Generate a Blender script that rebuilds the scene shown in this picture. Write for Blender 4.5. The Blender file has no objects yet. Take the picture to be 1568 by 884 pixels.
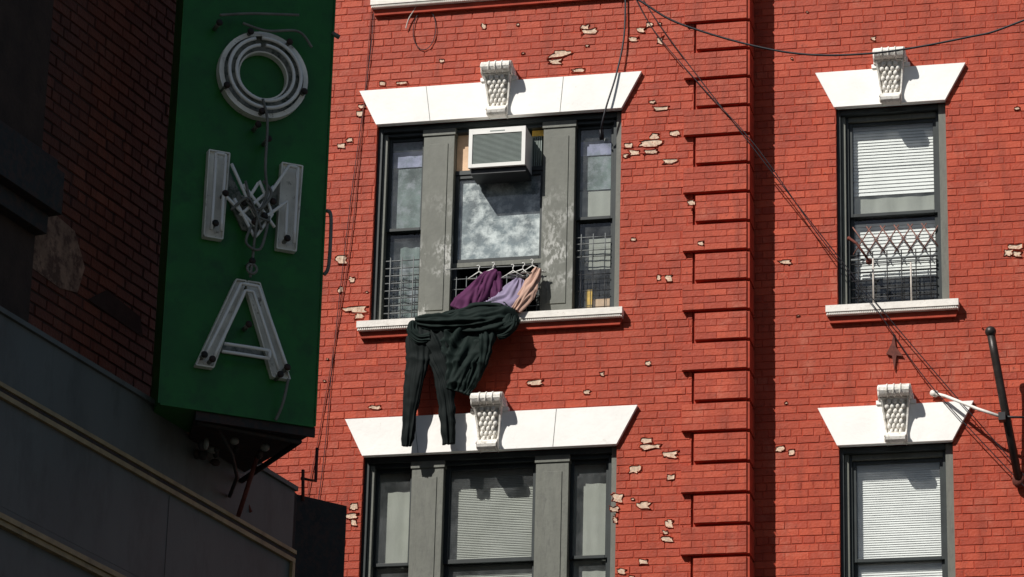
import bpy, math, random
from mathutils import Vector, noise, Matrix
random.seed(7)
sc=bpy.context.scene
# ---------------------------------------------------------------- materials
def newmat(name):
    m=bpy.data.materials.new(name); m.use_nodes=True
    nt=m.node_tree; nt.nodes.clear()
    out=nt.nodes.new('ShaderNodeOutputMaterial')
    return m,nt,out
def N(nt,t,**kw):
    n=nt.nodes.new(t)
    for k,v in kw.items(): setattr(n,k,v)
    return n
def noise_tex(nt,co,scale,detail=3,rough=.6):
    n=N(nt,'ShaderNodeTexNoise'); n.inputs['Scale'].default_value=scale
    n.inputs['Detail'].default_value=detail; n.inputs['Roughness'].default_value=rough
    nt.links.new(co,n.inputs['Vector']); return n.outputs['Fac']
def ramp(nt,fac,p0,p1,c0=(0,0,0,1),c1=(1,1,1,1)):
    r=N(nt,'ShaderNodeValToRGB'); e=r.color_ramp.elements
    e[0].position=p0;e[1].position=p1;e[0].color=c0;e[1].color=c1
    nt.links.new(fac,r.inputs[0]); return r.outputs['Color']
def mix(nt,fac,a,b,mode='MIX'):
    n=N(nt,'ShaderNodeMix',data_type='RGBA',blend_type=mode)
    if isinstance(fac,(int,float)): n.inputs[0].default_value=fac
    else: nt.links.new(fac,n.inputs[0])
    for i,v in ((6,a),(7,b)):
        if isinstance(v,tuple): n.inputs[i].default_value=(v[0],v[1],v[2],1)
        else: nt.links.new(v,n.inputs[i])
    return n.outputs[2]
def bump(nt,h,strength,dist,prev=None):
    b=N(nt,'ShaderNodeBump'); b.inputs['Strength'].default_value=strength; b.inputs['Distance'].default_value=dist
    nt.links.new(h,b.inputs['Height'])
    if prev: nt.links.new(prev,b.inputs['Normal'])
    return b.outputs[0]
def simple(name,col,rough=.7,var=.25,scale=8,bmp=.3,bdist=.004,col2=None,p=(.45,.6),metal=0.,spec=.4,stretch=None,bscale=None,zr=None):
    m,nt,out=newmat(name)
    co=N(nt,'ShaderNodeTexCoord').outputs['Object']
    if stretch:
        mp=N(nt,'ShaderNodeMapping'); mp.inputs['Scale'].default_value=stretch
        nt.links.new(co,mp.inputs[0]); co2=mp.outputs[0]
    else: co2=co
    n1=noise_tex(nt,co2,scale)
    dark=tuple(c*(1-var) for c in col); lite=tuple(min(1,c*(1+var)) for c in col)
    c=ramp(nt,n1,.3,.7,dark+(1,),lite+(1,))
    if col2:
        n2=noise_tex(nt,co2,scale*2.3,4,.7)
        f=ramp(nt,n2,p[0],p[1])
        if zr:
            sx_=N(nt,'ShaderNodeSeparateXYZ'); nt.links.new(co,sx_.inputs[0])
            mr=N(nt,'ShaderNodeMapRange'); nt.links.new(sx_.outputs[2],mr.inputs[0])
            mr.inputs[1].default_value=zr[0]; mr.inputs[2].default_value=zr[1]; mr.inputs[3].default_value=1; mr.inputs[4].default_value=0
            n4=noise_tex(nt,co,2.2,2); mu=N(nt,'ShaderNodeMath',operation='MULTIPLY'); nt.links.new(mr.outputs[0],mu.inputs[0]); nt.links.new(ramp(nt,n4,.46,.58),mu.inputs[1])
            m2=N(nt,'ShaderNodeMath',operation='MULTIPLY'); nt.links.new(mu.outputs[0],m2.inputs[0]); nt.links.new(f,m2.inputs[1]); f=m2.outputs[0]
        c=mix(nt,f,c,col2)
    b=N(nt,'ShaderNodeBsdfPrincipled')
    b.inputs['Roughness'].default_value=rough; b.inputs['Metallic'].default_value=metal
    b.inputs['Specular IOR Level'].default_value=spec
    nt.links.new(c,b.inputs['Base Color'])
    if bmp>0:
        n3=noise_tex(nt,co,bscale or scale*6,3,.65)
        nt.links.new(bump(nt,n3,bmp,bdist),b.inputs['Normal'])
    nt.links.new(b.outputs[0],out.inputs[0])
    return m
def brickmat(name,base,dark,lite,pale,palemix=.5,mortar=False):
    m,nt,out=newmat(name)
    co=N(nt,'ShaderNodeTexCoord').outputs['Object']
    at=N(nt,'ShaderNodeAttribute',attribute_name='rnd')
    c=ramp(nt,at.outputs['Fac'],0,1,dark+(1,),lite+(1,))
    big=noise_tex(nt,co,.7,3,.6)
    c=mix(nt,ramp(nt,big,.35,.7),c,tuple(x*.82 for x in base))
    mp=N(nt,'ShaderNodeMapping'); mp.inputs['Scale'].default_value=(5,5,.9); nt.links.new(co,mp.inputs[0])
    st=noise_tex(nt,mp.outputs[0],1.6,4,.65)
    c=mix(nt,ramp(nt,st,.48,.78),c,tuple(x*.55 for x in base))
    mm=noise_tex(nt,co,3.2,5,.72)
    pm=N(nt,'ShaderNodeMath',operation='MULTIPLY'); pm.inputs[1].default_value=palemix
    nt.links.new(ramp(nt,mm,.56,.8),pm.inputs[0])
    c=mix(nt,pm.outputs[0],c,pale)
    sp=noise_tex(nt,co,30,3,.7)
    c=mix(nt,ramp(nt,sp,.60,.72),c,tuple(x*.5 for x in base))
    b=N(nt,'ShaderNodeBsdfPrincipled'); b.inputs['Roughness'].default_value=.6
    b.inputs['Specular IOR Level'].default_value=.3
    nt.links.new(c,b.inputs['Base Color'])
    n3=noise_tex(nt,co,45,3,.7)
    nb=bump(nt,n3,.7,.007)
    nt.links.new(nb,b.inputs['Normal']); nt.links.new(b.outputs[0],out.inputs[0])
    return m
M={}
M['brick']=brickmat('red_painted_brick',(.43,.062,.025),(.34,.042,.018),(.50,.078,.032),(.54,.20,.13))
M['mortar']=simple('painted_mortar',(.35,.044,.019),.8,.25,9)
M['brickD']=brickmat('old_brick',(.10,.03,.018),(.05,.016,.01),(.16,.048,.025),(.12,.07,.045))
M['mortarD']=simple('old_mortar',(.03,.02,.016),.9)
M['white']=simple('white_painted_stone',(.90,.88,.84),.6,.05,4,.35,.006,col2=(.66,.61,.54),p=(.66,.85),bscale=30)
M['whitek']=simple('weathered_white_carving',(.80,.77,.71),.7,.12,9,.5,.008,col2=(.4,.36,.3),p=(.52,.72),bscale=40)
M['chip']=simple('bare_brick_chip',(.66,.51,.38),.95,.3,30,.6,.006,col2=(.42,.18,.11),p=(.5,.7))
M['sill']=simple('painted_sill',(.78,.74,.68),.6,.1,10,.4,.006,col2=(.45,.36,.3),p=(.6,.8))
M['frame']=simple('dark_window_frame',(.020,.026,.026),.45,.3,6,0)
M['grey']=simple('grey_painted_wood',(.13,.134,.112),.5,.12,5,.3,.004,stretch=(3,3,.7),col2=(.1,.102,.088),p=(.5,.7))
M['peel']=simple('peeling_grey_paint',(.13,.134,.112),.55,.12,3,.4,.004,col2=(.42,.42,.39),p=(.47,.58),stretch=(3.5,3.5,2.0),zr=(13.1,13.7))
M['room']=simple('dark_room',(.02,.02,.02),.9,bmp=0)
M['ac']=simple('ac_plastic',(.76,.75,.71),.4,.05,6,.1,.002)
M['acg']=simple('ac_grille',(.2,.24,.22),.5,.1,bmp=0)
M['acd']=simple('ac_under',(.03,.032,.035),.5,.2,bmp=0)
M['tan']=simple('plywood_panel',(.62,.42,.27),.7,.2,6)
M['yel']=simple('foam_strip',(.72,.45,.08),.8,.25,14)
M['bar']=simple('painted_steel_bar',(.16,.17,.17),.5,.2,20,bmp=0)
M['blackbar']=simple('black_iron',(.02,.02,.022),.5,.3,20,bmp=0)
M['wire']=simple('cable_rubber',(.012,.013,.018),.5,.2,bmp=0)
M['wirer']=simple('painted_cable',(.2,.035,.02),.6,.2,bmp=0)
M['wirew']=simple('pale_cable',(.55,.5,.45),.6,.2,bmp=0)
M['pole']=simple('bronze_pole',(.035,.028,.025),.4,.3,15,metal=.3)
M['rust']=simple('rusty_iron',(.12,.03,.02),.8,.4,25)
M['gate']=simple('gate_red_oxide',(.2,.09,.07),.7,.3,25,bmp=0)
M['green']=simple('sign_green_enamel',(.011,.120,.014),.38,.25,3,.2,.003,col2=(.008,.07,.010),p=(.5,.75))
M['letter']=simple('dirty_letter_enamel',(.24,.24,.20),.5,.3,7,.2,.003,col2=(.03,.05,.03),p=(.46,.62))
M['plate']=simple('weathered_white_enamel',(.68,.66,.58),.5,.2,6,.2,.003,col2=(.16,.14,.10),p=(.58,.70))
M['rim']=simple('letter_rim_enamel',(.80,.78,.69),.5,.2,7,.2,.003,col2=(.2,.17,.12),p=(.6,.72))
M['lside']=simple('letter_return',(.16,.16,.135),.5,.3,9)
M['black']=simple('rusty_black_metal',(.016,.015,.013),.7,.4,9,col2=(.04,.02,.014))
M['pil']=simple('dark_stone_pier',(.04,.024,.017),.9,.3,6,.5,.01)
M['corn']=simple('cornice_grey_paint',(.085,.092,.082),.55,.12,2,.2,.004,col2=(.06,.065,.056),p=(.5,.7),stretch=(1,1,.4))
M['gold']=simple('gold_moulding',(.27,.20,.09),.45,.3,9)
M['stoneD']=simple('brown_stone',(.24,.15,.10),.9,.35,5,.6,.01,col2=(.09,.05,.035))
M['pave']=simple('concrete_pavement',(.22,.21,.2),.9,.15,2)
M['curt']=simple('window_shade',(.36,.37,.33),.9,.12,3,.2,.004,stretch=(3,3,.5))
M['blind']=simple('blind_slats',(.9,.9,.88),.6,.05,4,bmp=0)
M['blindg']=simple('grey_blind_slats',(.42,.43,.39),.6,.1,4,bmp=0)
M['frost']=simple('cloudy_plastic_sheet',(.20,.24,.26),.4,.5,3.0,.4,.01,col2=(.78,.82,.82),p=(.44,.66))
M['mottle']=simple('green_grey_sheet',(.13,.17,.16),.7,.55,4,.3,.01,col2=(.34,.36,.40),p=(.46,.75))  # mottled green-grey tone for the flat sheets behind the side panes
M['violet']=simple('pale_violet_band',(.36,.37,.52),.8,.3,5,bmp=0,col2=(.2,.23,.28),p=(.45,.65))  # violet tone for the flat bands near the top of the side panes
M['asph']=simple('asphalt',(.05,.05,.05),.9,.2,1)
def glassmat():
    m,nt,out=newmat('dusty_glass')
    co=N(nt,'ShaderNodeTexCoord').outputs['Object']
    t=N(nt,'ShaderNodeBsdfTransparent'); t.inputs[0].default_value=(.93,.95,.94,1)
    g=N(nt,'ShaderNodeBsdfGlossy'); g.inputs['Roughness'].default_value=.04
    d=N(nt,'ShaderNodeBsdfDiffuse'); d.inputs[0].default_value=(.5,.52,.52,1)
    n=noise_tex(nt,co,5,5,.7)
    dm=N(nt,'ShaderNodeMapRange'); nt.links.new(n,dm.inputs[0])
    dm.inputs[1].default_value=.35;dm.inputs[2].default_value=.75;dm.inputs[3].default_value=.02;dm.inputs[4].default_value=.17
    a=N(nt,'ShaderNodeMixShader'); nt.links.new(dm.outputs[0],a.inputs[0]); nt.links.new(t.outputs[0],a.inputs[1]); nt.links.new(d.outputs[0],a.inputs[2])
    b=N(nt,'ShaderNodeMixShader'); b.inputs[0].default_value=.07; nt.links.new(a.outputs[0],b.inputs[1]); nt.links.new(g.outputs[0],b.inputs[2])
    nt.links.new(b.outputs[0],out.inputs[0])
    try: m.use_transparent_shadow=True
    except Exception: pass
    return m
M['glass']=glassmat()
def tubemat():
    m,nt,out=newmat('neon_tube_glass')
    b=N(nt,'ShaderNodeBsdfPrincipled'); b.inputs['Base Color'].default_value=(.8,.79,.73,1); b.inputs['Roughness'].default_value=.12
    b.inputs['Specular IOR Level'].default_value=.9
    nt.links.new(b.outputs[0],out.inputs[0]); return m
M['tube']=tubemat()
def cloth(name,col,sheen=.0):
    m,nt,out=newmat(name)
    co=N(nt,'ShaderNodeTexCoord').outputs['Object']
    b=N(nt,'ShaderNodeBsdfPrincipled'); b.inputs['Roughness'].default_value=.75; b.inputs['Specular IOR Level'].default_value=.14
    n1=noise_tex(nt,co,9,3,.6)
    c=ramp(nt,n1,.3,.7,tuple(x*.85 for x in col)+(1,),tuple(min(1,x*1.12) for x in col)+(1,))
    nt.links.new(c,b.inputs['Base Color'])
    nt.links.new(b.outputs[0],out.inputs[0]); return m
M['cg']=cloth('dark_green_cloth',(.008,.0155,.0135)); M['ck']=cloth('black_cloth',(.0065,.0098,.0095))
M['cp']=cloth('purple_cloth',(.090,.022,.072)); M['cl']=cloth('lavender_cloth',(.25,.21,.31)); M['cc']=cloth('peach_cloth',(.5,.32,.25))
# ---------------------------------------------------------------- mesh builder
class MB:
    def __init__(s,xf=None): s.v=[];s.f=[];s.m=[];s.sm=[];s.mats=[];s.r=[];s.xf=xf
    def mi(s,k):
        if k not in s.mats: s.mats.append(k)
        return s.mats.index(k)
    def add(s,vs,fs,k,smooth=False,r=.5):
        o=len(s.v); i=s.mi(k)
        s.v+= [s.xf(*p) if s.xf else tuple(p) for p in vs]
        for f in fs: s.f.append([o+a for a in f]);s.m.append(i);s.sm.append(smooth);s.r.append(r)
    def box(s,x0,x1,y0,y1,z0,z1,k,r=.5):
        s.add([(x0,y0,z0),(x1,y0,z0),(x1,y1,z0),(x0,y1,z0),(x0,y0,z1),(x1,y0,z1),(x1,y1,z1),(x0,y1,z1)],
              [(0,1,5,4),(1,2,6,5),(2,3,7,6),(3,0,4,7),(4,5,6,7),(3,2,1,0)],k,r=r)
    def prism(s,poly,h0,h1,k,axis='y',side=None):
        n=len(poly)
        f=(lambda p,h:(p[0],h,p[1])) if axis=='y' else (lambda p,h:(p[0],p[1],h))
        vs=[f(p,h0) for p in poly]+[f(p,h1) for p in poly]
        s.add(vs,[tuple(range(n)),tuple(range(2*n-1,n-1,-1))],k)
        s.add(vs,[(i,n+i,n+(i+1)%n,(i+1)%n) for i in range(n)],side or k)
    def tube(s,pts,r,k,n=8,closed=False):
        P=[Vector(p) for p in pts]; vs=[];fs=[];L=len(P);up=None
        for i,p in enumerate(P):
            if closed: t=(P[(i+1)%L]-P[i-1])
            else: t=(P[min(i+1,L-1)]-P[max(i-1,0)])
            t.normalize()
            if up is None: up=Vector((0,0,1)) if abs(t.z)<.9 else Vector((1,0,0))
            a=(up-t*up.dot(t)); 
            if a.length<1e-4: a=t.orthogonal()
            a.normalize(); up=a; b=t.cross(a)
            for j in range(n):
                th=2*math.pi*j/n; vs.append(tuple(p+(a*math.cos(th)+b*math.sin(th))*r))
        for i in range(L if closed else L-1):
            i2=(i+1)%L
            for j in range(n): fs.append((i*n+j,i*n+(j+1)%n,i2*n+(j+1)%n,i2*n+j))
        if not closed: fs.append(tuple(range(n-1,-1,-1))); fs.append(tuple((L-1)*n+j for j in range(n)))
        s.add(vs,fs,k,True)
    def ball(s,c,rx,ry,rz,k,nu=8,nv=5):
        vs=[];fs=[]
        for i in range(nv+1):
            ph=math.pi*i/nv
            for j in range(nu):
                th=2*math.pi*j/nu; vs.append((c[0]+rx*math.sin(ph)*math.cos(th),c[1]+ry*math.sin(ph)*math.sin(th),c[2]+rz*math.cos(ph)))
        for i in range(nv):
            for j in range(nu): fs.append((i*nu+j,i*nu+(j+1)%nu,(i+1)*nu+(j+1)%nu,(i+1)*nu+j))
        s.add(vs,fs,k,True)
    def obj(s,name,parent=None,bevel=0,solid=0):
        me=bpy.data.meshes.new(name); me.from_pydata(s.v,[],s.f)
        for k in s.mats: me.materials.append(M[k])
        me.polygons.foreach_set('material_index',s.m); me.polygons.foreach_set('use_smooth',s.sm)
        at=me.attributes.new('rnd','FLOAT','FACE'); at.data.foreach_set('value',s.r)
        me.update(); o=bpy.data.objects.new(name,me); sc.collection.objects.link(o)
        if parent: o.parent=parent
        if bevel:
            b=o.modifiers.new('b','BEVEL'); b.width=bevel;b.segments=2;b.limit_method='ANGLE';b.angle_limit=math.radians(40)
        return o
def empty(name):
    e=bpy.data.objects.new(name,None); sc.collection.objects.link(e); return e
R=random.random; U=random.uniform
# ---------------------------------------------------------------- red building
red=empty('red_brick_building')
CH=.0712; FL=3.256; YR=.25
LB=14.345; LBR=14.318; SILL=12.368
floors=[1,0,-1,-2,-3]
bayx=(-1.335,.995); rwx=(2.948,3.948)
openL=[]; openR=[]
for f in floors:
    z0=SILL+f*FL; openL.append((bayx[0],bayx[1],z0-.06,LB+f*FL+.03)); openR.append((rwx[0],rwx[1],z0-.06,LBR+f*FL+.03))
    openL.append((bayx[0]-4.6,bayx[1]-4.6,z0-.06,LB+f*FL+.03)); openR.append((rwx[0]+2.6,rwx[1]+2.6,z0-.06,LBR+f*FL+.03))
def brickwall(mb,xa,xb,za,zb,y,opens,kb='brick',km='mortar',L=.2055,rel=.005,jit=.0014,g=.0028):
    k0=int(za/CH); k1=int(zb/CH)
    for k in range(k0,k1):
        wob=U(-.0018,.0018)
        z0=k*CH+g+wob; z1=(k+1)*CH-g+wob; zc=(z0+z1)/2
        hd=(k%7==3); LL=L/2 if hd else L
        x=xa-(.5*L if k%2 else 0)-(L*.25 if hd else 0)-U(0,.025)
        ops=[o for o in opens if o[2]<zc<o[3]]
        while x<xb:
            l2=LL+U(-.006,.006)
            a=max(x+g,xa); b=min(x+l2-g,xb); x+=l2
            segs=[(a,b)]
            for o in ops:
                ns=[]
                for (p,q) in segs:
                    if q<=o[0] or p>=o[1]: ns.append((p,q)); continue
                    if p<o[0]: ns.append((p,o[0]))
                    if q>o[1]: ns.append((o[1],q))
                segs=ns
            for (p,q) in segs:
                if q-p<.012: continue
                fl=U(0,.0035) if R()<.25 else 0     # some joints are clogged with paint
                yf=y-rel+U(-jit,jit)+fl*.5; t1,t2=U(-jit,jit)*.8,U(-jit,jit)*.8; e=.0035
                j=lambda: U(-.0014,.0014)
                vs=[(p,y+.001-fl*.9,z0),(q,y+.001-fl*.9,z0),(q,y+.001,z1),(p,y+.001,z1),
                    (p+e+j(),yf+t1,z0+e+j()),(q-e+j(),yf-t1,z0+e+j()),(q-e+j(),yf-t1+t2,z1-e+j()),(p+e+j(),yf+t1+t2,z1-e+j())]
                mb.add(vs,[(4,5,6,7),(0,1,5,4),(1,2,6,5),(2,3,7,6),(3,0,4,7)],kb,r=R())
def backing(mb,xa,xb,za,zb,y,opens,k='mortar'):
    xs=sorted(set([xa,xb]+[o[0] for o in opens if xa<o[0]<xb]+[o[1] for o in opens if xa<o[1]<xb]))
    for a,b in zip(xs[:-1],xs[1:]):
        c=(a+b)/2; cuts=sorted([(o[2],o[3]) for o in opens if o[0]<c<o[1]]); z=za
        for (p,q) in cuts:
            if p>z: mb.add([(a,y,z),(b,y,z),(b,y,p),(a,y,p)],[(0,1,2,3)],k)
            z=max(z,q)
        if z<zb: mb.add([(a,y,z),(b,y,z),(b,y,zb),(a,y,zb)],[(0,1,2,3)],k)
w=MB()
brickwall(w,-8,1.67,6,18.8,0,openL); backing(w,-8,1.67,0,19,0,openL)
brickwall(w,2.175,8,6,18.8,YR,openR); backing(w,2.17,8,0,19,YR,openR)
for ops,y in ((openL,0),(openR,YR)):
    for (a,b,p,q) in ops:
        w.add([(a,y,p),(a,y,q),(a,y+.3,q),(a,y+.3,p),(b,y,p),(b,y,q),(b,y+.3,q),(b,y+.3,p)],[(0,1,2,3),(4,5,6,7),(1,2,6,5)],'mortar')
w.add([(-8,0,19),(8,0.25,19),(8,10,19),(-8,10,19),(-8,0,0),(8,.25,0),(8,10,0),(-8,10,0)],[(0,1,2,3),(0,3,7,4),(1,5,6,2),(3,2,6,7)],'mortar')
w.obj('walls',red)
# quoin pier: stacked projecting blocks with recessed joints
p=MB(); BH=.2847
p.box(1.671,2.165,.022,.3,0,19,'mortar')
zz=10.29-BH*14
k=-14
while zz<18.8:
    a=1.585 if (k%2) else 1.700
    p.box(a,2.170,-.052,-.0085 if a<1.66 else .021,zz+.030,zz+BH-.004,'mortar',r=R())
    if a<1.66: p.box(1.675,2.168,-.0084,.021,zz+.030,zz+BH-.004,'mortar')
    for c in range(4):
        za=zz+.030+c*(BH-.034)/4; zb=za+(BH-.034)/4
        xx=a; off=.1 if c%2 else .2
        while xx<2.17:
            xe=min(xx+off,2.17); off=.2055
            if 2.17-xe<.03: xe=2.17
            if xe-xx>.01:
                yf=-.056+U(-.0012,.0012)
                g=.0016; e=.0022
                vs=[(xx+g,-.051,za+g),(xe-(0 if xe==2.17 else g),-.051,za+g),(xe-(0 if xe==2.17 else g),-.051,zb-g),(xx+g,-.051,zb-g)]
                vs+=[(xx+g+e,yf,za+g+e),(xe-g-e,yf,za+g+e),(xe-g-e,yf,zb-g-e),(xx+g+e,yf,zb-g-e)]
                p.add(vs,[(4,5,6,7),(0,1,5,4),(1,2,6,5),(2,3,7,6),(3,0,4,7)],'brick',r=R())
            xx=xe
    p.box(2.1705,2.195,-.04,YR-.01,zz+.030,zz+BH-.004,'mortar')
    zz+=BH;k+=1
p.obj('quoin_pier',red)
# ---- lintels, sills, keystones
def lintel(mb,x0,x1,xt0,xt1,z,y):
    h=.355
    mb.prism([(x0,z),(x1,z),(xt1,z+h),(xt0,z+h)],y-.045,y+.02,'white')
def keystone(mb,xc,z,y):
    K='whitek'
    pr=[(.06,-.02),(.09,-.025),(.12,-.018),(.142,.0),(.15,.025),(.142,.05),(.12,.07),(.088,.08),(.078,.11),(.085,.17),(.10,.24),(.125,.31),(.155,.36),(.168,.378),(.160,.386),(.188,.388),(.218,.402),(.235,.428),(.235,.455),(.215,.482),(.18,.497),(.12,.5),(.06,.495)]
    n=len(pr)
    def W(zz): return .084+.052*max(0,min(1,zz/.45))
    vs=[];fs=[]
    us=(-1,-.87,-.83,.83,.87,1); m_=len(us)
    for (d,zz) in pr:
        ww=W(zz)
        for u in us:
            dd=d
            if abs(u)<.84 and .075<zz<.37: dd=d-.024
            vs.append((xc+u*ww,y-dd,z+zz))
    for i in range(n-1):
        for j in range(m_-1): fs.append((i*m_+j,i*m_+j+1,(i+1)*m_+j+1,(i+1)*m_+j))
    mb.add(vs,fs,K,False)
    for sgn in (-1,1):
        sv=[(xc+sgn*W(zz),y-d,z+zz) for (d,zz) in pr]+[(xc+sgn*W(.47),y,z+.495),(xc+sgn*W(0),y,z-.02)]
        mb.add(sv,[tuple(range(len(sv)))],K)
        for (cy,cz,r) in ((.145,.43,.072),(.095,.03,.045)):
            x=xc+sgn*(W(cz)+.004); sp=[]
            for t in range(40):
                th=t/39*4.2*math.pi; rr=r*(1-.85*t/39)
                sp.append((x,y-cy-rr*math.cos(th),z+cz+rr*math.sin(th)))
            mb.tube(sp,.009,K,6)
    for u in (-.45,0,.45):
        sp=[(xc+u*W(.44),y-d-.002,z+zz) for (d,zz) in pr[14:21]]
        mb.tube(sp,.008,K,6)
    for r_ in range(7):
        zz=.098+r_*.043; dd=.060+.085*max(0,(zz-.09)/.31)**1.25
        c_=4 if r_%2 else 3; ww=W(zz)*.80
        for c in range(c_):
            xx=xc+(-1+2*(c+.5)/c_)*ww*(.98 if c_==4 else .80)
            mb.ball((xx,y-dd-.004,z+zz),ww/4.1,.026,.030,K,10,6)
    mb.box(xc-.175,xc+.175,y-.062,y+.01,z+.357,z+.392,'white')
    mb.box(xc-.155,xc+.155,y-.08,y+.01,z+.392,z+.44,'white')
    mb.box(xc-.145,xc+.145,y-.06,y+.01,z+.44,z+.475,'white')
def sill(mb,x0,x1,z,y):
    mb.box(x0,x1,y-.10,y+.1,z-.062,z,'sill')
    mb.box(x0+.006,x1-.006,y-.086,y,z-.088,z-.063,'sill')
    n=int((x1-x0)/.02)
    for i in range(n):
        xx=x0+.012+i*(x1-x0-.024)/n
        mb.box(xx,xx+.012,y-.092,y-.0862,z-.084,z-.0632,'sill')
    mb.prism([(x0+.03,z-.15),(x1-.03,z-.15),(x1-.01,z-.0885),(x0+.01,z-.0885)],y-.045,y,'mortar')
tr=MB(); ks=MB(); sl=MB()
for f in floors:
    o=f*FL
    for dx in (0,-4.6):
        lintel(tr,-1.34+dx,1.0+dx,-1.515+dx,1.185+dx,LB+o,0); keystone(ks,-.165+dx,LB+o,-.0); sill(sl,-1.43+dx,1.045+dx,SILL+o,0)
    for dx in (0,2.6):
        lintel(tr,2.935+dx,3.95+dx,2.765+dx,4.142+dx,LBR+o,YR); keystone(ks,3.462+dx,LBR+o,YR); sill(sl,2.85+dx,4.035+dx,SILL-.004+o,YR)
# fine joints where the lintel stones meet
for f in floors:
    for x in (-.82,.42): tr.prism([(x,LB+f*FL+.001),(x+.004,LB+f*FL+.001),(x+.004+(x*.06),LB+f*FL+.354),(x+(x*.06),LB+f*FL+.354)],-.0475,-.0452,'grey')
tr.obj('lintels',red,bevel=.005); ks.obj('scroll_keystones',red); sl.obj('window_sills',red)
# ---- windows
fr=MB(); gl=MB(); bl=MB()
def pane_frame(x0,x1,z0,z1,y,t=.028,k='frame',d=.035):
    fr.box(x0,x0+t,y,y+d,z0,z1,k); fr.box(x1-t,x1,y,y+d,z0,z1,k)
    fr.box(x0+t,x1-t,y+.001,y+d,z0,z0+t,k); fr.box(x0+t,x1-t,y+.001,y+d,z1-t,z1,k)
def pane(x0,x1,z0,z1,y,t=.028,k='frame',glass=True):
    pane_frame(x0,x1,z0,z1,y,t,k)
    if glass: gl.add([(x0+t,y+.018,z0+t),(x1-t,y+.018,z0+t),(x1-t,y+.018,z1-t),(x0+t,y+.018,z1-t)],[(0,1,2,3)],'glass')
def slats(x0,x1,z0,z1,y,k='blind',pitch=.024,kb='blindg'):
    z=z1
    while z>z0:
        s=U(-.0018,.0018)
        bl.add([(x0,y,z),(x1,y,z+s),(x1,y-.008,z-pitch*.9+s),(x0,y-.008,z-pitch*.9)],[(0,1,2,3)],k)
        z-=pitch
    bl.add([(x0,y+.012,z0),(x1,y+.012,z0),(x1,y+.012,z1),(x0,y+.012,z1)],[(0,1,2,3)],kb)
def sheet(x0,x1,z0,z1,y,k,wav=.012):
    n=30; vs=[];fs=[]
    for i in range(n+1):
        x=x0+(x1-x0)*i/n; yy=y+wav*math.sin(i*.5+x*9)+wav*.6*math.sin(i*.31)
        vs+=[(x,yy,z0),(x,yy,z1)]
    for i in range(n): fs.append((2*i,2*i+2,2*i+3,2*i+1))
    bl.add(vs,fs,k,True)
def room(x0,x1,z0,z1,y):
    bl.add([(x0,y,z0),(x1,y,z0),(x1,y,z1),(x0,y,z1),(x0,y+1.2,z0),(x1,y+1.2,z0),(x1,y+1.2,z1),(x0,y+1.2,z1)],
           [(4,5,6,7),(0,1,5,4),(2,3,7,6),(0,3,7,4),(1,2,6,5)],'room')
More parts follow.
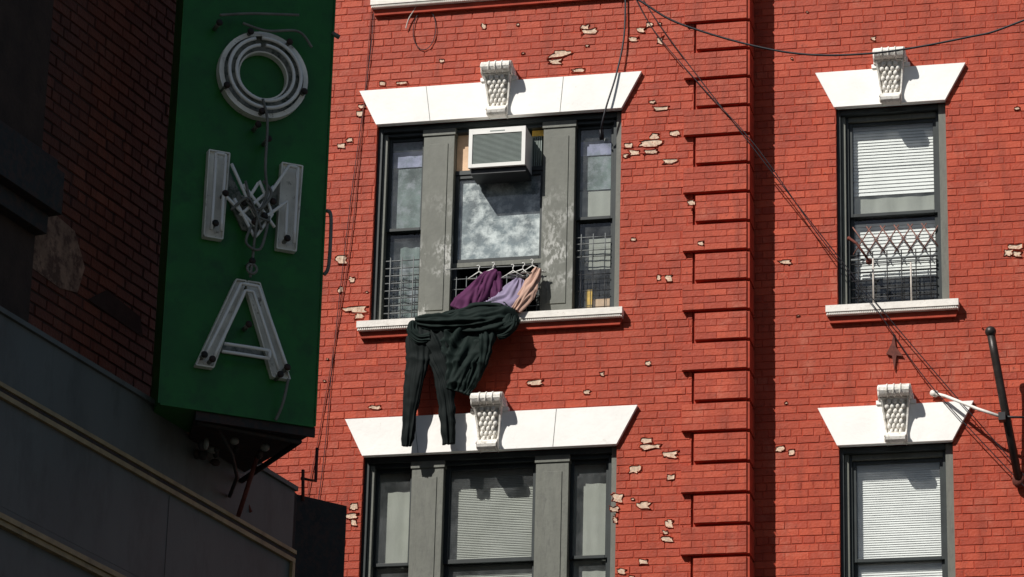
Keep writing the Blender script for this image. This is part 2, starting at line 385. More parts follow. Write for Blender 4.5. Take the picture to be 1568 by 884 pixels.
def bay(o,dx,kind):
    zt=LB+o; zs=SILL+o; x0=-1.335+dx; x1=.995+dx
    fr.box(x0,x0+.045,.04,.3,zs,zt,'frame'); fr.box(x0+.045,x0+.085,.075,.3,zs,zt-.06,'grey')
    fr.box(x1-.055,x1,.05,.3,zs,zt,'grey'); fr.box(x1-.09,x1-.055,.085,.3,zs,zt-.06,'frame')
    fr.box(x0+.045,x1-.055,.045,.3,zt-.05,zt,'frame'); fr.box(x0+.085,x1-.09,.085,.3,zt-.085,zt-.05,'frame')
    pk='peel' if kind==0 else 'grey'
    for (a,b) in ((-.895+dx,-.60+dx),(.25+dx,.55+dx)):
        fr.box(a,b,.055,.19,zs,zt-.095,pk)
        fr.box(a-.01,b+.01,.043,.19,zt-.115,zt-.0505,'grey')
        fr.box(a+.06,b-.06,.047,.055,zs+.12,zt-.2,pk)
    fr.box(x0+.085,x1-.09,.10,.3,zs,zs+.04,'grey')
    yw=.13
    zm=zs+.955 if kind==0 else zs+.98
    for (a,b) in ((x0+.085,-.897+dx),(.552+dx,x1-.09)):
        pane(a,b,zm,zt-.086,yw,.03); pane(a,b,zs+.041,zm+.03,yw+.036,.03)
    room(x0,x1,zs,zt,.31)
    a,b=-.598+dx,.248+dx
    if kind==0:
        pane(a,b,zs+.60,zs+1.475,yw,.035); fr.box(a,b,yw-.01,yw+.08,zs+1.476,zs+1.52,'frame')
        fr.box(a+.0,b,yw-.005,yw+.03,zs+.555,zs+.6,'grey')
        fr.box(a,a+.04,yw,.3,zs+.04,zs+.555,'frame'); fr.box(b-.04,b,yw,.3,zs+.04,zs+.555,'frame')
        fr.box(a,a+.13,yw+.02,yw+.05,zs+1.521,zt-.086,'tan')
        fr.box(b-.13,b-.002,yw+.02,yw+.05,zs+1.83,zt-.086,'yel')
        for i in range(5): fr.box(b-.125+i*.02,b-.112+i*.02,yw+.01,yw+.05,zs+1.521,zs+1.83,'acg')
        fr.box(b-.13,b-.02,yw+.051,yw+.06,zs+1.521,zs+1.83,'frame')
        bl.add([(a+.01,.165,zs+.63),(b-.01,.165,zs+.63),(b-.01,.165,zs+1.45),(a+.01,.165,zs+1.45)],[(0,1,2,3)],'frost')
        sheet(x0+.08,-.9+dx,zm+.02,zt-.1,.2,'mottle',.001); sheet(.55+dx,x1-.09,zm+.32,zt-.1,.2,'mottle',.001); sheet(.55+dx,x1-.09,zm+.02,zm+.32,.21,'curt',.001)
        sheet(x0+.08,-.9+dx,zt-.36,zt-.2,.19,'violet',.001); sheet(.55+dx,x1-.09,zt-.36,zt-.22,.19,'violet',.001)
        sheet(.55+dx,x1-.09,zs+.5,zs+.8,.23,'curt',.002)
        bl.box(.68+dx,.9+dx,.26,.4,zs+.05,zs+.22,'tan'); bl.box(.64+dx,.7+dx,.22,.26,zs+.05,zs+.3,'yel')
        sheet(x0+.08,-.95+dx,zs+.05,zs+.9,.25,'mottle',.004)
    else:
        pane(a,b,zm,zt-.086,yw,.04); pane(a,b,zs+.041,zm+.03,yw+.04,.04)
        slats(a+.03,b-.03,zs+.1,zt-.1,.225,'blindg',.016,'curt')
        sheet(x0+.08,-.9+dx,zs+.1,zt-.1,.22,'curt',.002); sheet(.55+dx,x1-.09,zs+.1,zt-.1,.22,'curt',.002)
def rwin(o,dx,kind):
    y=YR; zt=LBR+o; zs=SILL-.004+o; x0=rwx[0]+dx; x1=rwx[1]+dx
    fr.box(x0,x0+.035,y+.04,y+.3,zs,zt,'frame'); fr.box(x0+.035,x0+.075,y+.08,y+.3,zs,zt-.05,'grey'); fr.box(x0+.075,x0+.1,y+.11,y+.3,zs,zt-.05,'frame')
    fr.box(x1-.07,x1,y+.05,y+.3,zs,zt,'grey'); fr.box(x1-.1,x1-.07,y+.1,y+.3,zs,zt-.05,'frame')
    fr.box(x0+.035,x1-.07,y+.045,y+.3,zt-.05,zt,'frame'); fr.box(x0+.1,x1-.1,y+.1,y+.3,zt-.1,zt-.05,'grey')
    fr.box(x0+.1,x1-.1,y+.12,y+.3,zs,zs+.035,'frame')
    zm=zs+.925
    pane(x0+.1,x1-.1,zm,zt-.101,y+.13,.032); pane(x0+.1,x1-.1,zs+.036,zm+.035,y+.166,.032)
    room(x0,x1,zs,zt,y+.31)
    if kind==0:
        slats(x0+.13,x1-.12,zm+.52,zt-.1,y+.2,pitch=.03); slats(x0+.13,x1-.12,zm+.26,zm+.515,y+.205,'blind',.036,'blind'); sheet(x0+.13,x1-.12,zm+.04,zm+.26,y+.22,'curt',.002)
        slats(x0+.13,x1-.12,zs+.36,zm-.03,y+.24,pitch=.034)
    else:
        slats(x0+.13,x1-.12,zs+.05,zt-.1,y+.21,'blind',.021,'blind')
for f in floors:
    for dx in (0,-4.6): bay(f*FL,dx,0 if (f==0 and dx==0) else 1)
    for dx in (0,2.6): rwin(f*FL,dx,0 if f==0 else 1)
fr.obj('window_frames',red,bevel=.003); gl.obj('window_panes',red); bl.obj('blinds_and_rooms',red)
# ---- flaked paint
ch=MB()
def chip(x,z,wd,hh,y):
    n=18; pts=[]
    wd*=.92; hh*=.9
    ph=U(0,9)
    for i in range(n):
        th=2*math.pi*i/n; c,s_=math.cos(th),math.sin(th)
        q=.45
        rx=math.copysign(abs(c)**q,c)*wd/2; rz=math.copysign(abs(s_)**q,s_)*hh/2
        k=1+.7*noise.noise((c*1.4+ph,s_*1.4,ph))+U(-.18,.18)
        pts.append((x+rx*k,z+rz*k))
    ch.add([(a,y-.0082,b) for a,b in pts],[tuple(range(n))],'chip')
    o=[(x+(a-x)*1.06+U(-.002,.002),z+(b-z)*1.1+U(-.002,.002)) for a,b in pts]
    o2=[(x+(a-x)*1.2,z+(b-z)*1.28) for a,b in pts]
    vs=[(a,y-.0082,b) for a,b in pts]+[(a,y-.0135-U(0,.006),b) for a,b in o]+[(a,y-.006,b) for a,b in o2]
    fs=[]
    for i in range(n):
        j=(i+1)%n; fs+=[(i,j,n+j,n+i),(n+i,n+j,2*n+j,2*n+i)]
    ch.add(vs,fs,'brick',r=R())
big=[(.40,14.95,.17,.06),(.36,14.88,.15,.055),(.67,15.16,.15,.06),(.63,15.21,.08,.05),(1.27,13.98,.20,.06),(1.31,14.05,.09,.05),(1.06,13.98,.08,.05),(1.12,13.9,.12,.05),(1.27,13.9,.13,.045),(1.05,13.88,.05,.04),
(1.45,13.79,.11,.05),(1.49,14.07,.09,.05),(1.31,11.06,.18,.055),(1.27,11.12,.1,.05),(1.48,10.98,.15,.06),(1.16,10.85,.09,.07),(1.01,10.6,.1,.08),(.98,10.5,.08,.05),(1.25,10.52,.12,.06),(1.48,10.77,.07,.05),
(1.48,10.34,.07,.07),(1.46,10.2,.11,.05),(1.44,10.26,.05,.04),(.99,10.4,.05,.05),(1.25,10.0,.09,.05),(1.06,9.92,.08,.05),(1.14,9.86,.06,.05),(-1.63,13.02,.1,.06),(-1.51,14.48,.07,.06),(-1.49,14.56,.06,.04),
(-1.47,12.52,.2,.05),(-1.43,12.45,.10,.045),(-1.41,10.62,.07,.06),(-1.42,10.54,.1,.05),(-1.4,10.47,.06,.05),(-1.68,14.17,.08,.05),(-1.6,14.22,.06,.04),(.25,11.72,.13,.05),(.72,11.6,.06,.04),(.85,11.77,.05,.035),(-1.25,11.56,.12,.04),
(-1.1,14.77,.1,.03),(-1.3,14.78,.07,.04),(.58,14.77,.13,.035),(1.27,11.85,.05,.04),(1.35,15.02,.06,.07),(1.1,15.05,.10,.045),(1.17,15.14,.08,.045),(1.25,15.18,.06,.045),(-.34,15.3,.05,.05),(-.73,14.97,.05,.035),(1.36,14.33,.14,.04),(1.28,14.4,.06,.03),
(1.45,12.65,.06,.05),(1.36,12.66,.04,.045),(1.12,13.05,.05,.03),(-1.52,12.82,.06,.05),(-1.62,12.72,.05,.05)]
for c in big: chip(*c,0)
for i in range(30):
    x=U(-2.2,1.5); z_=U(9.6,16)
    if any(a-.03<x<b+.03 and p-.25<z_<q+.4 for a,b,p,q in openL): continue
    s=U(.010,.028); chip(x,z_,s*1.3,s*.8,0)
for c in [(4.53,12.86,.13,.05),(4.48,12.8,.07,.06),(4.56,12.79,.08,.05),(2.48,12.84,.1,.03),(2.42,11.06,.07,.05),(2.52,11.03,.06,.04),(3.3,15.0,.05,.04),(4.6,14.2,.05,.03)]: chip(*c,YR)
for i in range(10):
    x=U(2.35,5); z_=U(9.6,15.4)
    if 2.75<x<4.15: continue
    s=U(.010,.025); chip(x,z_,s*1.3,s*.8,YR)
for c in [(1.66,13.35,.07,.05),(1.75,12.95,.05,.03)]: chip(*c,-.05)
ch.obj('flaked_paint_patches',red)
an=MB()
an.tube([(3.06,.2,13.02),(3.14,.12,12.93),(3.24,.17,12.78)],.012,'rust'); an.ball((3.06,.22,13.02),.02,.03,.02,'rust'); an.ball((3.24,.2,12.78),.03,.04,.03,'rust')
an.prism([(3.43,12.0),(3.45,12.1),(3.465,11.96),(3.53,11.87),(3.47,11.88),(3.45,11.74),(3.43,11.88),(3.38,11.90)],YR-.03,YR-.012,'rust')
an.obj('wall_anchors',red)
# ---- security bars
def bars(name,x0,x1,z0,z1,y,nh,nv,k,r=.006):
    b=MB()
    for i in range(nh):
        z=z0+(z1-z0)*i/(nh-1); b.tube([(x0,y,z),(x1,y,z)],r,k,6)
    for i in range(nv):
        x=x0+(x1-x0)*(i+.5)/nv; b.tube([(x,y-.008,z0-.03),(x,y-.008,z1+.03)],r*.9,k,6)
    return b.obj(name)
bars('window_guard',-1.24,-.91,12.43,13.02,.11,9,3,'bar')
bars('window_guard',.56,.895,12.95,13.14,.11,4,3,'bar',.005)
bars('window_guard',.56,.895,12.46,12.78,.12,3,3,'blackbar',.004)
bars('window_guard',3.06,3.84,12.41,12.9,YR+.1,7,6,'blackbar',.006)
g=MB()
for i in range(6):
    for sgn in (-1,1):
        xa=3.07+i*.125
        g.tube([(xa if sgn>0 else xa+.17,YR+.15-sgn*.003,13.2),(xa+.17 if sgn>0 else xa,YR+.15-sgn*.003,12.93)],.006,'gate',6)
g.tube([(3.06,YR+.1,12.86),(3.84,YR+.1,12.86)],.012,'bar',8); g.tube([(3.26,YR+.08,12.38),(3.26,YR+.08,12.86)],.008,'wirew',6); g.tube([(3.6,YR+.08,12.38),(3.6,YR+.08,12.8)],.008,'wirew',6)
g.obj('folding_window_gate')
# ---- air conditioner
ac=MB()
X0,X1,Z0,Z1=-.407,.13,13.787,14.174; Y=-.17
ac.box(X0,X1,Y+.03,.125,Z0+.01,Z1,'ac')
t=.035
ac.box(X0,X0+t,Y,Y+.03,Z0,Z1,'ac'); ac.box(X1-t,X1,Y,Y+.03,Z0,Z1,'ac'); ac.box(X0+t,X1-t,Y,Y+.03,Z0,Z0+t,'ac'); ac.box(X0+t,X1-t,Y,Y+.03,Z1-.055,Z1,'ac')
n=24
for i in range(n):
    z=Z0+t+.004+(Z1-.055-Z0-t-.006)*i/n; ac.box(X0+t,X1-t,Y+.008,Y+.018,z,z+.007,'acg')
ac.box(X0+t,X1-t,Y+.024,Y+.029,Z0+t,Z1-.055,'acd')
ac.box(X0+.2,X0+.34,Y-.002,Y,Z1-.036,Z1-.026,'acg')
ac.box(X0+.02,X1-.0,Y+.04,.12,Z0-.05,Z0+.008,'acd')
ac.obj('window_air_conditioner',bevel=.005)
# ---------------------------------------------------------------- laundry
def garment(name,parts,key):
    mb=MB()
    for (path,seed,fold,crumple) in parts:
        K=len(path); n=72; rings=90; vs=[];fs=[]
        def samp(t):
            f=t*(K-1); i=min(int(f),K-2); u=f-i
            g=lambda j,c: path[max(0,min(K-1,j))][c]
            out=[]
            for c in range(5):
                p0,p1,p2,p3=g(i-1,c),g(i,c),g(i+1,c),g(i+2,c)
                out.append(.5*((2*p1)+(-p0+p2)*u+(2*p0-5*p1+4*p2-p3)*u*u+(-p0+3*p1-3*p2+p3)*u**3))
            return out
        for r_ in range(rings):
            t=r_/(rings-1); s=samp(t); s2=samp(min(1,t+.01)); s1=samp(max(0,t-.01))
            T=Vector(s2[:3])-Vector(s1[:3]); T.normalize()
            S=T.cross(Vector((0,1,0))); S.normalize(); Nn=S.cross(T)
            c=Vector(s[:3])
            for j in range(n):
                th=2*math.pi*j/n
                tw=th+.9*math.sin(t*2.2+seed)
                a1=noise.noise((math.cos(tw)*1.2+seed,math.sin(tw)*1.2,t*1.8+seed))
                r2=noise.noise((math.cos(tw)*2.0+seed,math.sin(tw)*2.0,t*1.6)); a2=1-3.0*math.sqrt(r2*r2+.0025)
                q=c+S*(s[3]*math.cos(th))+Nn*(s[4]*math.sin(th))
                r4=noise.noise(Vector((q.x*6+q.z*4+seed,q.z*8-q.x*3,q.y*3))); a4=1-3.0*math.sqrt(r4*r4+.004)
                k1=1+fold*.9*a1
                disp=crumple*(1.0*a2+.5*a4-.5)
                d=S*math.cos(th)+Nn*math.sin(th)
                pnt=c+S*(s[3]*math.cos(th)*k1)+Nn*(s[4]*math.sin(th)*k1)+d*disp
                vs.append(tuple(pnt))
        for i in range(rings-1):
            for j in range(n): fs.append((i*n+j,i*n+(j+1)%n,(i+1)*n+(j+1)%n,(i+1)*n+j))
        fs.append(tuple(range(n-1,-1,-1))); fs.append(tuple((rings-1)*n+j for j in range(n)))
        mb.add(vs,fs,key,True)
    return mb.obj(name)
garment('black_trousers',[
 ([(-.78,-.15,12.26,.10,.04),(-.79,-.17,12.14,.135,.05),(-.81,-.17,11.95,.11,.045),(-.85,-.17,11.70,.09,.038),(-.875,-.165,11.4,.066,.03),(-.89,-.16,11.12,.052,.028)],3.1,.25,.017),
 ([(-.70,-.15,12.26,.10,.04),(-.66,-.17,12.12,.12,.05),(-.61,-.17,11.92,.09,.045),(-.56,-.17,11.7,.082,.038),(-.535,-.165,11.4,.068,.03),(-.515,-.16,11.12,.052,.028)],8.4,.25,.017)],'ck')
garment('dark_green_jacket',[
 ([(-.84,-.16,12.31,.03,.03),(-.72,-.17,12.29,.07,.06),(-.5,-.18,12.27,.09,.075),(-.25,-.18,12.26,.115,.08),(-.05,-.17,12.26,.12,.075),(.06,-.16,12.24,.10,.06),(.10,-.15,12.22,.04,.03)],1.3,.3,.034),
 ([(-.86,-.13,12.34,.03,.03),(-.6,-.15,12.34,.045,.05),(-.35,-.16,12.38,.055,.05),(-.1,-.15,12.40,.06,.05),(.04,-.14,12.33,.05,.04)],5.7,.3,.024),
 ([(-.40,-.17,12.22,.19,.05),(-.40,-.19,12.05,.19,.05),(-.42,-.19,11.88,.15,.045),(-.45,-.19,11.72,.12,.035),(-.48,-.185,11.62,.09,.03)],12.2,.35,.032),
 ([(-.2,-.17,12.22,.09,.05),(-.19,-.19,12.1,.09,.045),(-.24,-.19,11.9,.08,.04),(-.31,-.19,11.72,.07,.03),(-.37,-.185,11.58,.05,.02)],15.2,.3,.024),
 ([(.02,-.17,12.3,.06,.04),(.03,-.2,12.22,.07,.04),(-.02,-.2,12.14,.06,.035),(-.08,-.2,12.12,.03,.02)],18.2,.3,.018),
 ([(-.86,-.19,12.3,.03,.02),(-.87,-.2,12.2,.05,.03),(-.80,-.2,12.12,.05,.03),(-.7,-.2,12.13,.05,.03)],22.,.3,.014)],'cg')
garment('purple_shirt',[
 ([(-.14,-.05,12.79,.02,.02),(-.2,-.09,12.72,.07,.03),(-.28,-.12,12.6,.10,.035),(-.36,-.14,12.48,.12,.04),(-.42,-.15,12.38,.14,.04)],2.2,.3,.022),
 ([(-.12,-.06,12.78,.02,.02),(-.12,-.08,12.66,.05,.03),(-.13,-.10,12.52,.05,.03),(-.15,-.12,12.42,.05,.03)],9.2,.3,.016)],'cp')
garment('lavender_shirt',[
 ([(.08,-.05,12.70,.03,.02),(.05,-.08,12.6,.09,.03),(.0,-.11,12.49,.11,.035),(-.08,-.13,12.42,.12,.04),(-.2,-.15,12.38,.10,.03)],4.2,.3,.022)],'cl')
garment('peach_shirt',[
 ([(.24,-.04,12.80,.03,.02),(.22,-.07,12.7,.055,.025),(.18,-.10,12.58,.07,.03),(.12,-.12,12.47,.07,.03),(.06,-.13,12.38,.05,.03)],6.2,.3,.018)],'cc')
for (hx,hz,a) in ((-.30,12.80,.1),(-.17,12.82,-.1),(.02,12.79,.08),(.11,12.80,-.15),(.20,12.83,.1)):
    h=MB(); ca,sa=math.cos(a),math.sin(a)
    P=lambda x,z:(hx+x*ca-z*sa,-.06+x*.3,hz+x*sa+z*ca)
    h.tube([P(0,0),P(.11,-.07),P(-.11,-.07)],.0065,'ac',6,closed=True)
    h.tube([P(0,0),P(0,.03),P(.012,.045),P(.0,.062),P(-.015,.055)],.005,'ac',6)
    h.obj('clothes_hanger')
cr=MB(); cr.tube([(-.62,-.03,12.85),(-.3,-.04,12.845),(.0,-.04,12.84),(.26,-.03,12.85)],.005,'bar',6)
for i in range(9): cr.tube([(-.55+i*.095,.1,12.42),(-.55+i*.095,.1,12.82)],.004,'bar',6)
for zc in (12.5,12.6,12.7,12.8): cr.tube([(-.6,.105,zc),(.25,.105,zc)],.004,'bar',6)
cr.obj('clothes_rail')
# ---------------------------------------------------------------- cables
def spline(pts,m=14):
    out=[];K=len(pts)
    for i in range(K-1):
        for s in range(m):
            u=s/m; g=lambda j:Vector(pts[max(0,min(K-1,j))]); p0,p1,p2,p3=g(i-1),g(i),g(i+1),g(i+2)
            out.append(.5*((2*p1)+(-p0+p2)*u+(2*p0-5*p1+4*p2-p3)*u*u+(-p0+3*p1-3*p2+p3)*u**3))
    out.append(Vector(pts[-1])); return out
def cable(name,pts,r,k):
    c=MB(); c.tube(spline(pts),r,k,6); return c.obj(name)
cable('overhead_cable',[(0.4,-6.5,14.6),(2.0,-6.5,12.6),(2.42,-6.5,12.29),(2.76,-6.5,12.06),(3.47,-6.5,11.80),(4.08,-6.5,11.74),(4.76,-6.5,11.81),(5.16,-6.5,11.91),(6.6,-6.5,12.45),(10,-6.5,14.5)],.008,'wire')
cable('drop_cable',[(1.02,-.03,15.7),(1.02,-.05,15.1),(.96,-.07,14.7),(.87,-.09,14.35),(.82,-.06,14.16),(.80,.08,14.11)],.009,'wire')
dc=MB(); dc.tube([(.80,.03,14.17),(.80,.06,14.08)],.022,'wire',10); dc.obj('cable_connector')
cable('thin_cable',[(1.05,-.05,15.6),(1.3,-.06,15.1),(1.76,-.08,14.48),(2.26,-.1,13.85),(2.8,-.02,13.0),(3.3,.1,12.3),(3.82,.15,11.5),(4.9,.15,10.2)],.0045,'wire')
cable('thin_cable',[(1.1,-.05,15.6),(1.45,-.06,15.0),(2.3,-.05,13.75),(3.08,.1,12.66),(3.8,.15,11.7),(4.6,.15,10.65),(5.2,.15,9.8)],.0045,'wire')
cable('wall_cable',[(-1.40,-.02,16.2),(-1.44,-.02,15.5),(-1.5,-.02,13.9),(-1.56,-.02,13.0),(-1.75,-.02,11.4),(-1.85,-.02,10.6),(-1.9,-.02,9)],.0045,'wirer')
cable('wall_cable',[(-1.46,-.02,16.2),(-1.42,-.02,15.3),(-1.56,-.02,13.6),(-1.66,-.02,12.1),(-1.72,-.02,10.9),(-1.9,-.02,9.2)],.0035,'wire')
lp=MB(); lp.tube([(-.91+.11*math.cos(t/30*6.283),-.02,15.30+.21*math.sin(t/30*6.283)) for t in range(30)],.004,'wire',6,closed=True); lp.obj('cable_loop')
cable('pale_cable',[(-.95,-.03,15.75),(-.99,-.04,15.55),(-1.06,-.04,15.42),(-1.09,-.03,15.32)],.006,'wirew')
# ---------------------------------------------------------------- pole bracket
po=MB()
po.tube([(4.34,-.15,11.90),(4.365,-.12,11.72),(4.42,-.02,11.32),(4.52,.16,10.66)],.036,'pole',14)
po.ball((4.338,-.155,11.92),.05,.05,.05,'pole',12,8)
po.ball((4.52,.18,10.66),.06,.05,.07,'rust',10,6)
po.tube([(3.80,.2,11.50),(3.9,.14,11.45),(4.2,-.02,11.26),(4.40,-.05,11.17)],.014,'sill',8)
po.tube([(3.78,.22,11.51),(3.82,.19,11.49)],.03,'sill',10)
po.box(4.38,4.44,-.09,-.0,11.13,11.20,'blackbar')
po.tube([(4.41,-.05,11.17),(4.6,.0,11.17),(4.75,.2,11.19)],.01,'blackbar',8)
po.obj('bracket_pole')
# ---------------------------------------------------------------- neon sign
def sx(s,h,z): return (.565+.8218*s+.5698*h,-10.431+.5698*s-.8218*h,z)
sign=empty('neon_sign')
sb=MB(sx)
s0,s1,zb,zt=-.205,.762,7.965,13.2
sb.prism([(s0,0),(s1,0),(s1-.12,-.62),(s0+.05,-.35)],zb,zt,'green',axis='z')
sb.box(s0-.002,s0+.008,-.001,.008,zb,zt,'green'); sb.box(s1-.008,s1+.002,-.001,.008,zb,zt,'green'); sb.box(s0+.012,s1-.012,-.001,.012,zb-.01,zb+.006,'green')
sb.obj('sign_cabinet',sign)
un=MB(sx)
un.box(.03,.765,-.02,-.005,7.90,7.955,'black'); un.prism([(.03,-.01),(.765,-.01),(.62,-1.0),(.2,-.8)],7.93,7.962,'black',axis='z')
un.tube([(.05,-.05,7.9),(.7,-.1,7.89),(.6,-.9,7.86)],.018,'black'); un.tube([(.2,-.1,7.9),(.35,-.3,7.82),(.45,-.5,7.75),(.5,-.8,7.72)],.012,'black')
for i in range(12): un.ball((U(.15,.6),U(-.7,-.2),U(7.82,7.9)),U(.015,.035),U(.015,.035),U(.02,.04),'lside' if i%3==0 else 'black')
un.tube([(.6,-.6,7.93),(.56,-.8,7.6)],.015,'rust'); un.tube([(.6,-1.0,7.9),(.7,-1.0,7.7)],.012,'rust')
un.obj('sign_bracket',sign)
lt=MB(sx); H0,H1=.001,.06
def ring(cs,cz,ro,ri):
    n=48; vs=[];fs=[];f2=[]
    for i in range(n):
        th=2*math.pi*i/n; c,s=math.cos(th),math.sin(th)
        vs+=[(cs+ro*c,H0,cz+ro*s),(cs+ro*c,H1,cz+ro*s),(cs+(ro-.03)*c,H1,cz+(ro-.03)*s),(cs+(ro-.03)*c,H1-.04,cz+(ro-.03)*s),
             (cs+(ri+.010)*c,H1-.04,cz+(ri+.010)*s),(cs+(ri+.010)*c,H1-.01,cz+(ri+.010)*s),(cs+ri*c,H1-.01,cz+ri*s),(cs+ri*c,H0,cz+ri*s)]
    for i in range(n):
        j=(i+1)%n
        for q in range(7): (f2 if q in (2,3,4) else fs).append((i*8+q,i*8+q+1,j*8+q+1,j*8+q))
    lt.add(vs,fs,'rim'); lt.add(vs,f2,'letter')
ring(.31,10.13,.283,.150)
def plate(poly,k='plate',h=.03,rim=True):
    lt.prism(poly,H0+U(0,.001),h,k,side='lside')
    n=len(poly)
    if rim:
        for i in range(n):
            a=poly[i]; b=poly[(i+1)%n]; L=math.hypot(b[0]-a[0],b[1]-a[1]); nx,nz=(b[1]-a[1])/L*.004,-(b[0]-a[0])/L*.004
            q=[(a[0]-nx,a[1]-nz),(b[0]-nx,b[1]-nz),(b[0]+nx,b[1]+nz),(a[0]+nx,a[1]+nz)]
            lt.prism(q,H0+U(0,.0005),h+.018+U(0,.001),'rim')
plate([(.0,9.03),(.115,9.03),(.128,9.585),(.0,9.585)]); plate([(.455,9.03),(.575,9.03),(.59,9.585),(.46,9.585)])
plate([(.129,9.50),(.129,9.33),(.24,9.12),(.33,9.12),(.285,9.24)],'letter',.018,False); plate([(.459,9.50),(.457,9.33),(.336,9.12),(.287,9.235)],'letter',.0165,False)
plate([(.0,8.22),(.105,8.22),(.275,8.79),(.215,8.79)]); plate([(.47,8.22),(.578,8.22),(.36,8.79),(.285,8.79),(.29,8.72)])
plate([(.14,8.33),(.43,8.33),(.41,8.385),(.158,8.385)],'letter',.02,False)
lt.obj('letters',sign)
tb=MB(sx); TH=.09
def circ(cs,cz,r,a0=0,a1=2*math.pi,h=TH): return [(cs+r*math.cos(a0+(a1-a0)*i/40),h,cz+r*math.sin(a0+(a1-a0)*i/40)) for i in range(41)]
tb.tube(circ(.31,10.13,.228,1.9,8.0),.012,'tube',10); tb.tube(circ(.31,10.13,.182,1.8,7.9),.011,'tube',10)
for q in ([(.03,9.06),(.03,9.55),(.09,9.55),(.09,9.30),(.29,9.13),(.49,9.32),(.49,9.08)],[(.09,9.06),(.09,9.42)],[(.545,9.06),(.545,9.55),(.49,9.55),(.29,9.19),(.13,9.5)],
          [(.16,9.28),(.3,9.05),(.4,9.22),(.31,9.42),(.25,9.3)],[(.2,9.18),(.4,9.4)],[(.21,9.38),(.42,9.14)],
          [(.03,8.25),(.23,8.75),(.34,8.75),(.55,8.25)],[(.085,8.25),(.26,8.71),(.31,8.71),(.49,8.25)],[(.14,8.31),(.43,8.31),(.43,8.36),(.15,8.36)]):
    sp=[]
    for i,(a,b) in enumerate(q[:-1]):
        for u in range(6):
            c,d=q[i+1]; t=u/6; sp.append((a+(c-a)*t,TH+.004*math.sin(t*3.14),b+(d-b)*t))
    sp.append((q[-1][0],TH,q[-1][1])); tb.tube(sp,.0105,'tube',10)
for (a,b) in ((.07,10.0),(.2,10.38),(.45,10.36),(.56,10.05),(.3,9.87),(.05,9.1),(.1,9.3),(.5,9.08),(.29,9.15),(.4,9.3),(.22,9.26),(.35,9.2),(.03,8.27),(.08,8.25),(.5,8.22),(.54,8.27),(.29,8.5),(.29,8.9),(.0,10.4),(.35,9.7),(.28,9.78)):
    tb.tube([(a,0,b),(a,TH+.01,b)],.014,'lside',8); tb.ball((a,TH+.012,b),.022,.016,.022,'black')
tb.obj('neon_tubes',sign)
wr=MB(sx)
for pts in ([(.30,.10,9.95),(.33,.12,9.8),(.33,.13,9.5),(.35,.12,9.33),(.30,.12,9.15),(.29,.1,8.9),(.285,.09,8.8)],[(.15,.09,10.43),(.3,.11,10.40),(.5,.1,10.44),(.6,.08,10.36)],
            [(.2,.1,9.3),(.3,.13,9.22),(.38,.12,9.34),(.33,.1,9.42)],[(.22,.1,9.4),(.28,.12,9.2),(.38,.12,9.16)],[(.27,.1,9.12),(.24,.12,9.0),(.33,.12,8.98),(.38,.1,9.2)],[(.14,.1,9.2),(.24,.13,9.28),(.33,.12,9.1)],[(.55,.1,8.2),(.53,.08,8.05),(.5,.05,7.95)],[(.0,.1,10.45),(.2,.1,10.5),(.5,.1,10.55)]):
    wr.tube(spline(pts,8),.009,'lside',6)
wr.tube([(.29+.03*math.cos(t/12*6.283),.1,8.85+.03*math.sin(t/12*6.283)) for t in range(12)],.009,'lside',6,closed=True)
wr.obj('sign_wiring',sign)
sd=MB(sx); sd.tube(spline([(.775,-.02,9.35),(.80,0,9.3),(.80,0,9.0),(.775,-.01,8.93)],6),.012,'lside',8); sd.tube([(.75,0,10.52),(.80,0,10.50)],.015,'lside'); sd.obj('side_handle',sign)
# ---------------------------------------------------------------- left building
def lx(a,h,z): return (-.015+.2*a+.98*h,-10.296+.98*a-.2*h,z)
lf=empty('corner_brick_building')
lw=MB(lambda x,y,z: lx(x,-y,z))
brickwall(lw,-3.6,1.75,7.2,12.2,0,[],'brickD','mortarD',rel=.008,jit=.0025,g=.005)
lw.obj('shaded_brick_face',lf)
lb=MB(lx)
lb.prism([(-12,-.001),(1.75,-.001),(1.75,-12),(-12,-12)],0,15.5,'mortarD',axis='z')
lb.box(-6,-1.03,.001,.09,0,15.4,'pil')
lb.obj('building_mass',lf)
ls=MB(lx)
ls.box(-6,-1.0,.091,.24,8.86,9.12,'black'); ls.box(-6,-1.02,.091,.2,9.121,9.2,'black'); ls.box(-6,-1.03,.091,.17,8.74,8.858,'black')
ls.prism([(-.98,8.60),(-.62,8.58),(-.42,8.62),(-.36,8.8),(-.5,8.98),(-.7,9.0),(-.98,9.05)],.0105,.014,'stoneD')
ls.prism([(-.3,8.62),(.35,8.6),(.3,8.72),(-.1,8.75)],.0105,.013,'mortarD')
ls.obj('stone_trim',lf,bevel=.004)
HC=.352
lc=MB(lx)
aE=1.737
lc.box(-8,aE,.0,HC,6.95,8.0,'corn')
lc.box(-8,aE+.01,-.02,HC+.02,8.001,8.03,'corn')
lc.box(-8,aE+.012,HC+.0005,HC+.03,7.585,7.61,'gold'); lc.box(-8,aE+.012,HC+.0005,HC+.018,7.56,7.584,'black'); lc.box(-8,aE+.012,HC+.0005,HC+.024,7.53,7.559,'gold')
lc.box(aE-.02,aE+.014,HC+.0005,HC+.022,6.5,7.529,'gold')
lc.box(-8,aE+.012,HC+.0005,HC+.05,6.86,6.89,'gold'); lc.box(-8,aE+.012,HC+.0005,HC+.035,6.83,6.859,'gold')
lc.box(-8,aE+.005,0,HC,5.8,6.949,'corn')
for a in (-2.6,.2): lc.box(a,a+.004,HC+.0005,HC+.002,6.9,7.52,'black')
lc.obj('metal_fascia',lf,bevel=.002)
cl=MB(lx)
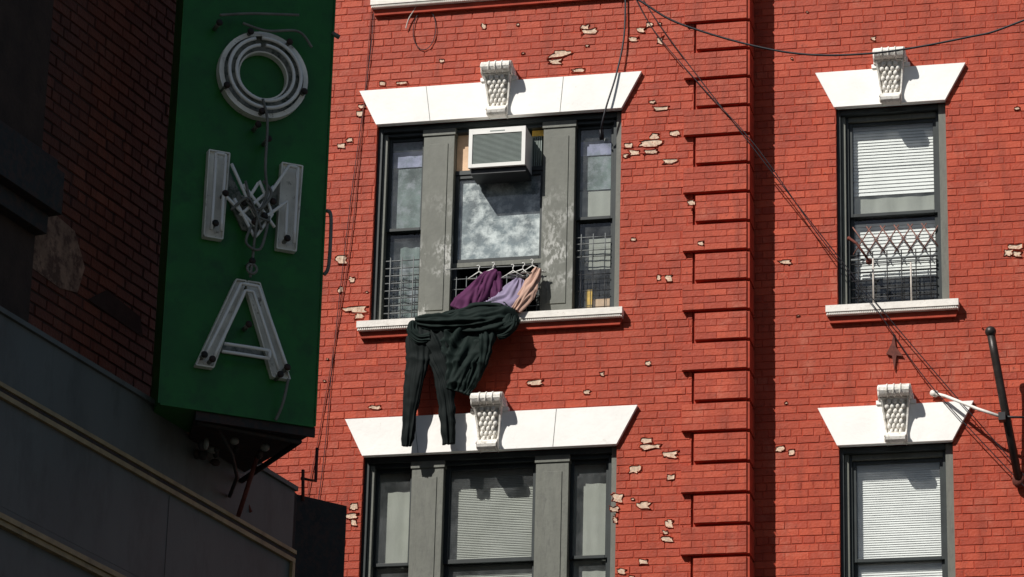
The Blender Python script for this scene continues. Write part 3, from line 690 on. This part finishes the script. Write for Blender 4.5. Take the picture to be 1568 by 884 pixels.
cl.tube([(.1,.2,8.05),(.3,.28,8.08),(.6,.25,8.06),(1.0,.3,8.05),(1.7,.3,8.04)],.02,'black'); cl.box(.28,.5,.1,.3,8.031,8.14,'black'); cl.ball((.25,.28,8.1),.05,.05,.06,'black')
cl.box(.95,1.15,.15,.3,8.031,8.1,'black')
cl.obj('fascia_fittings',lf)
bk=MB(); bk.prism([(.433,-6.62),(.167,-6.93),(.1,-8.5),(-3,-8.5),(-3,-6.62)],0,8.535,'black',axis='z')  # plain dark block filling the area behind the fascia end
bk.obj('rear_dark_block',lf)
rb=MB(); rb.tube([(.18,-6.9,8.66),(.26,-6.82,8.66),(.26,-6.82,8.9)],.012,'rust'); rb.tube([(.2,-6.9,8.5),(.19,-6.9,8.72)],.012,'rust'); rb.obj('iron_bracket',lf)
# ---------------------------------------------------------------- ground
gd=MB(); gd.add([(-300,-300,0),(300,-300,0),(300,300,0),(-300,300,0)],[(0,1,2,3)],'asph'); gd.obj('ground')
pv=MB(); pv.box(-60,60,-4.2,-.12,.0,.13,'pave'); pv.obj('pavement')
# ---------------------------------------------------------------- light
wd=bpy.data.worlds.new('World'); sc.world=wd; wd.use_nodes=True; nt=wd.node_tree
sky=nt.nodes.new('ShaderNodeTexSky'); sky.sky_type='NISHITA'; sky.sun_disc=False
Sd=Vector((-.65,-1,1.05)).normalized(); el=math.asin(Sd.z)
sky.sun_elevation=el; sky.sun_rotation=math.atan2(Sd.x,Sd.y)
bg=nt.nodes['Background']; bg.inputs[1].default_value=.05; nt.links.new(sky.outputs[0],bg.inputs[0])
sl_=bpy.data.lights.new('sun','SUN'); sl_.energy=5; sl_.angle=math.radians(.5); sl_.color=(1,.965,.91)
so=bpy.data.objects.new('sun',sl_); sc.collection.objects.link(so); so.rotation_euler=(-Sd).to_track_quat('-Z','Y').to_euler(); so.location=(-10,-20,30)
# ---------------------------------------------------------------- camera
cam=bpy.data.cameras.new('camera'); cam.lens=5257/1568*36; cam.sensor_width=36; cam.clip_end=2000; cam.clip_start=.1
co=bpy.data.objects.new('camera',cam); sc.collection.objects.link(co)
co.matrix_world=Matrix(((.97497,.05563,.21535,6.74),(.22106,-.34917,-.91064,-28.5),(.02456,.93542,-.35271,1.6),(0,0,0,1)))
sc.camera=co
sc.view_settings.view_transform='Standard'; sc.view_settings.look='None'; sc.view_settings.exposure=0
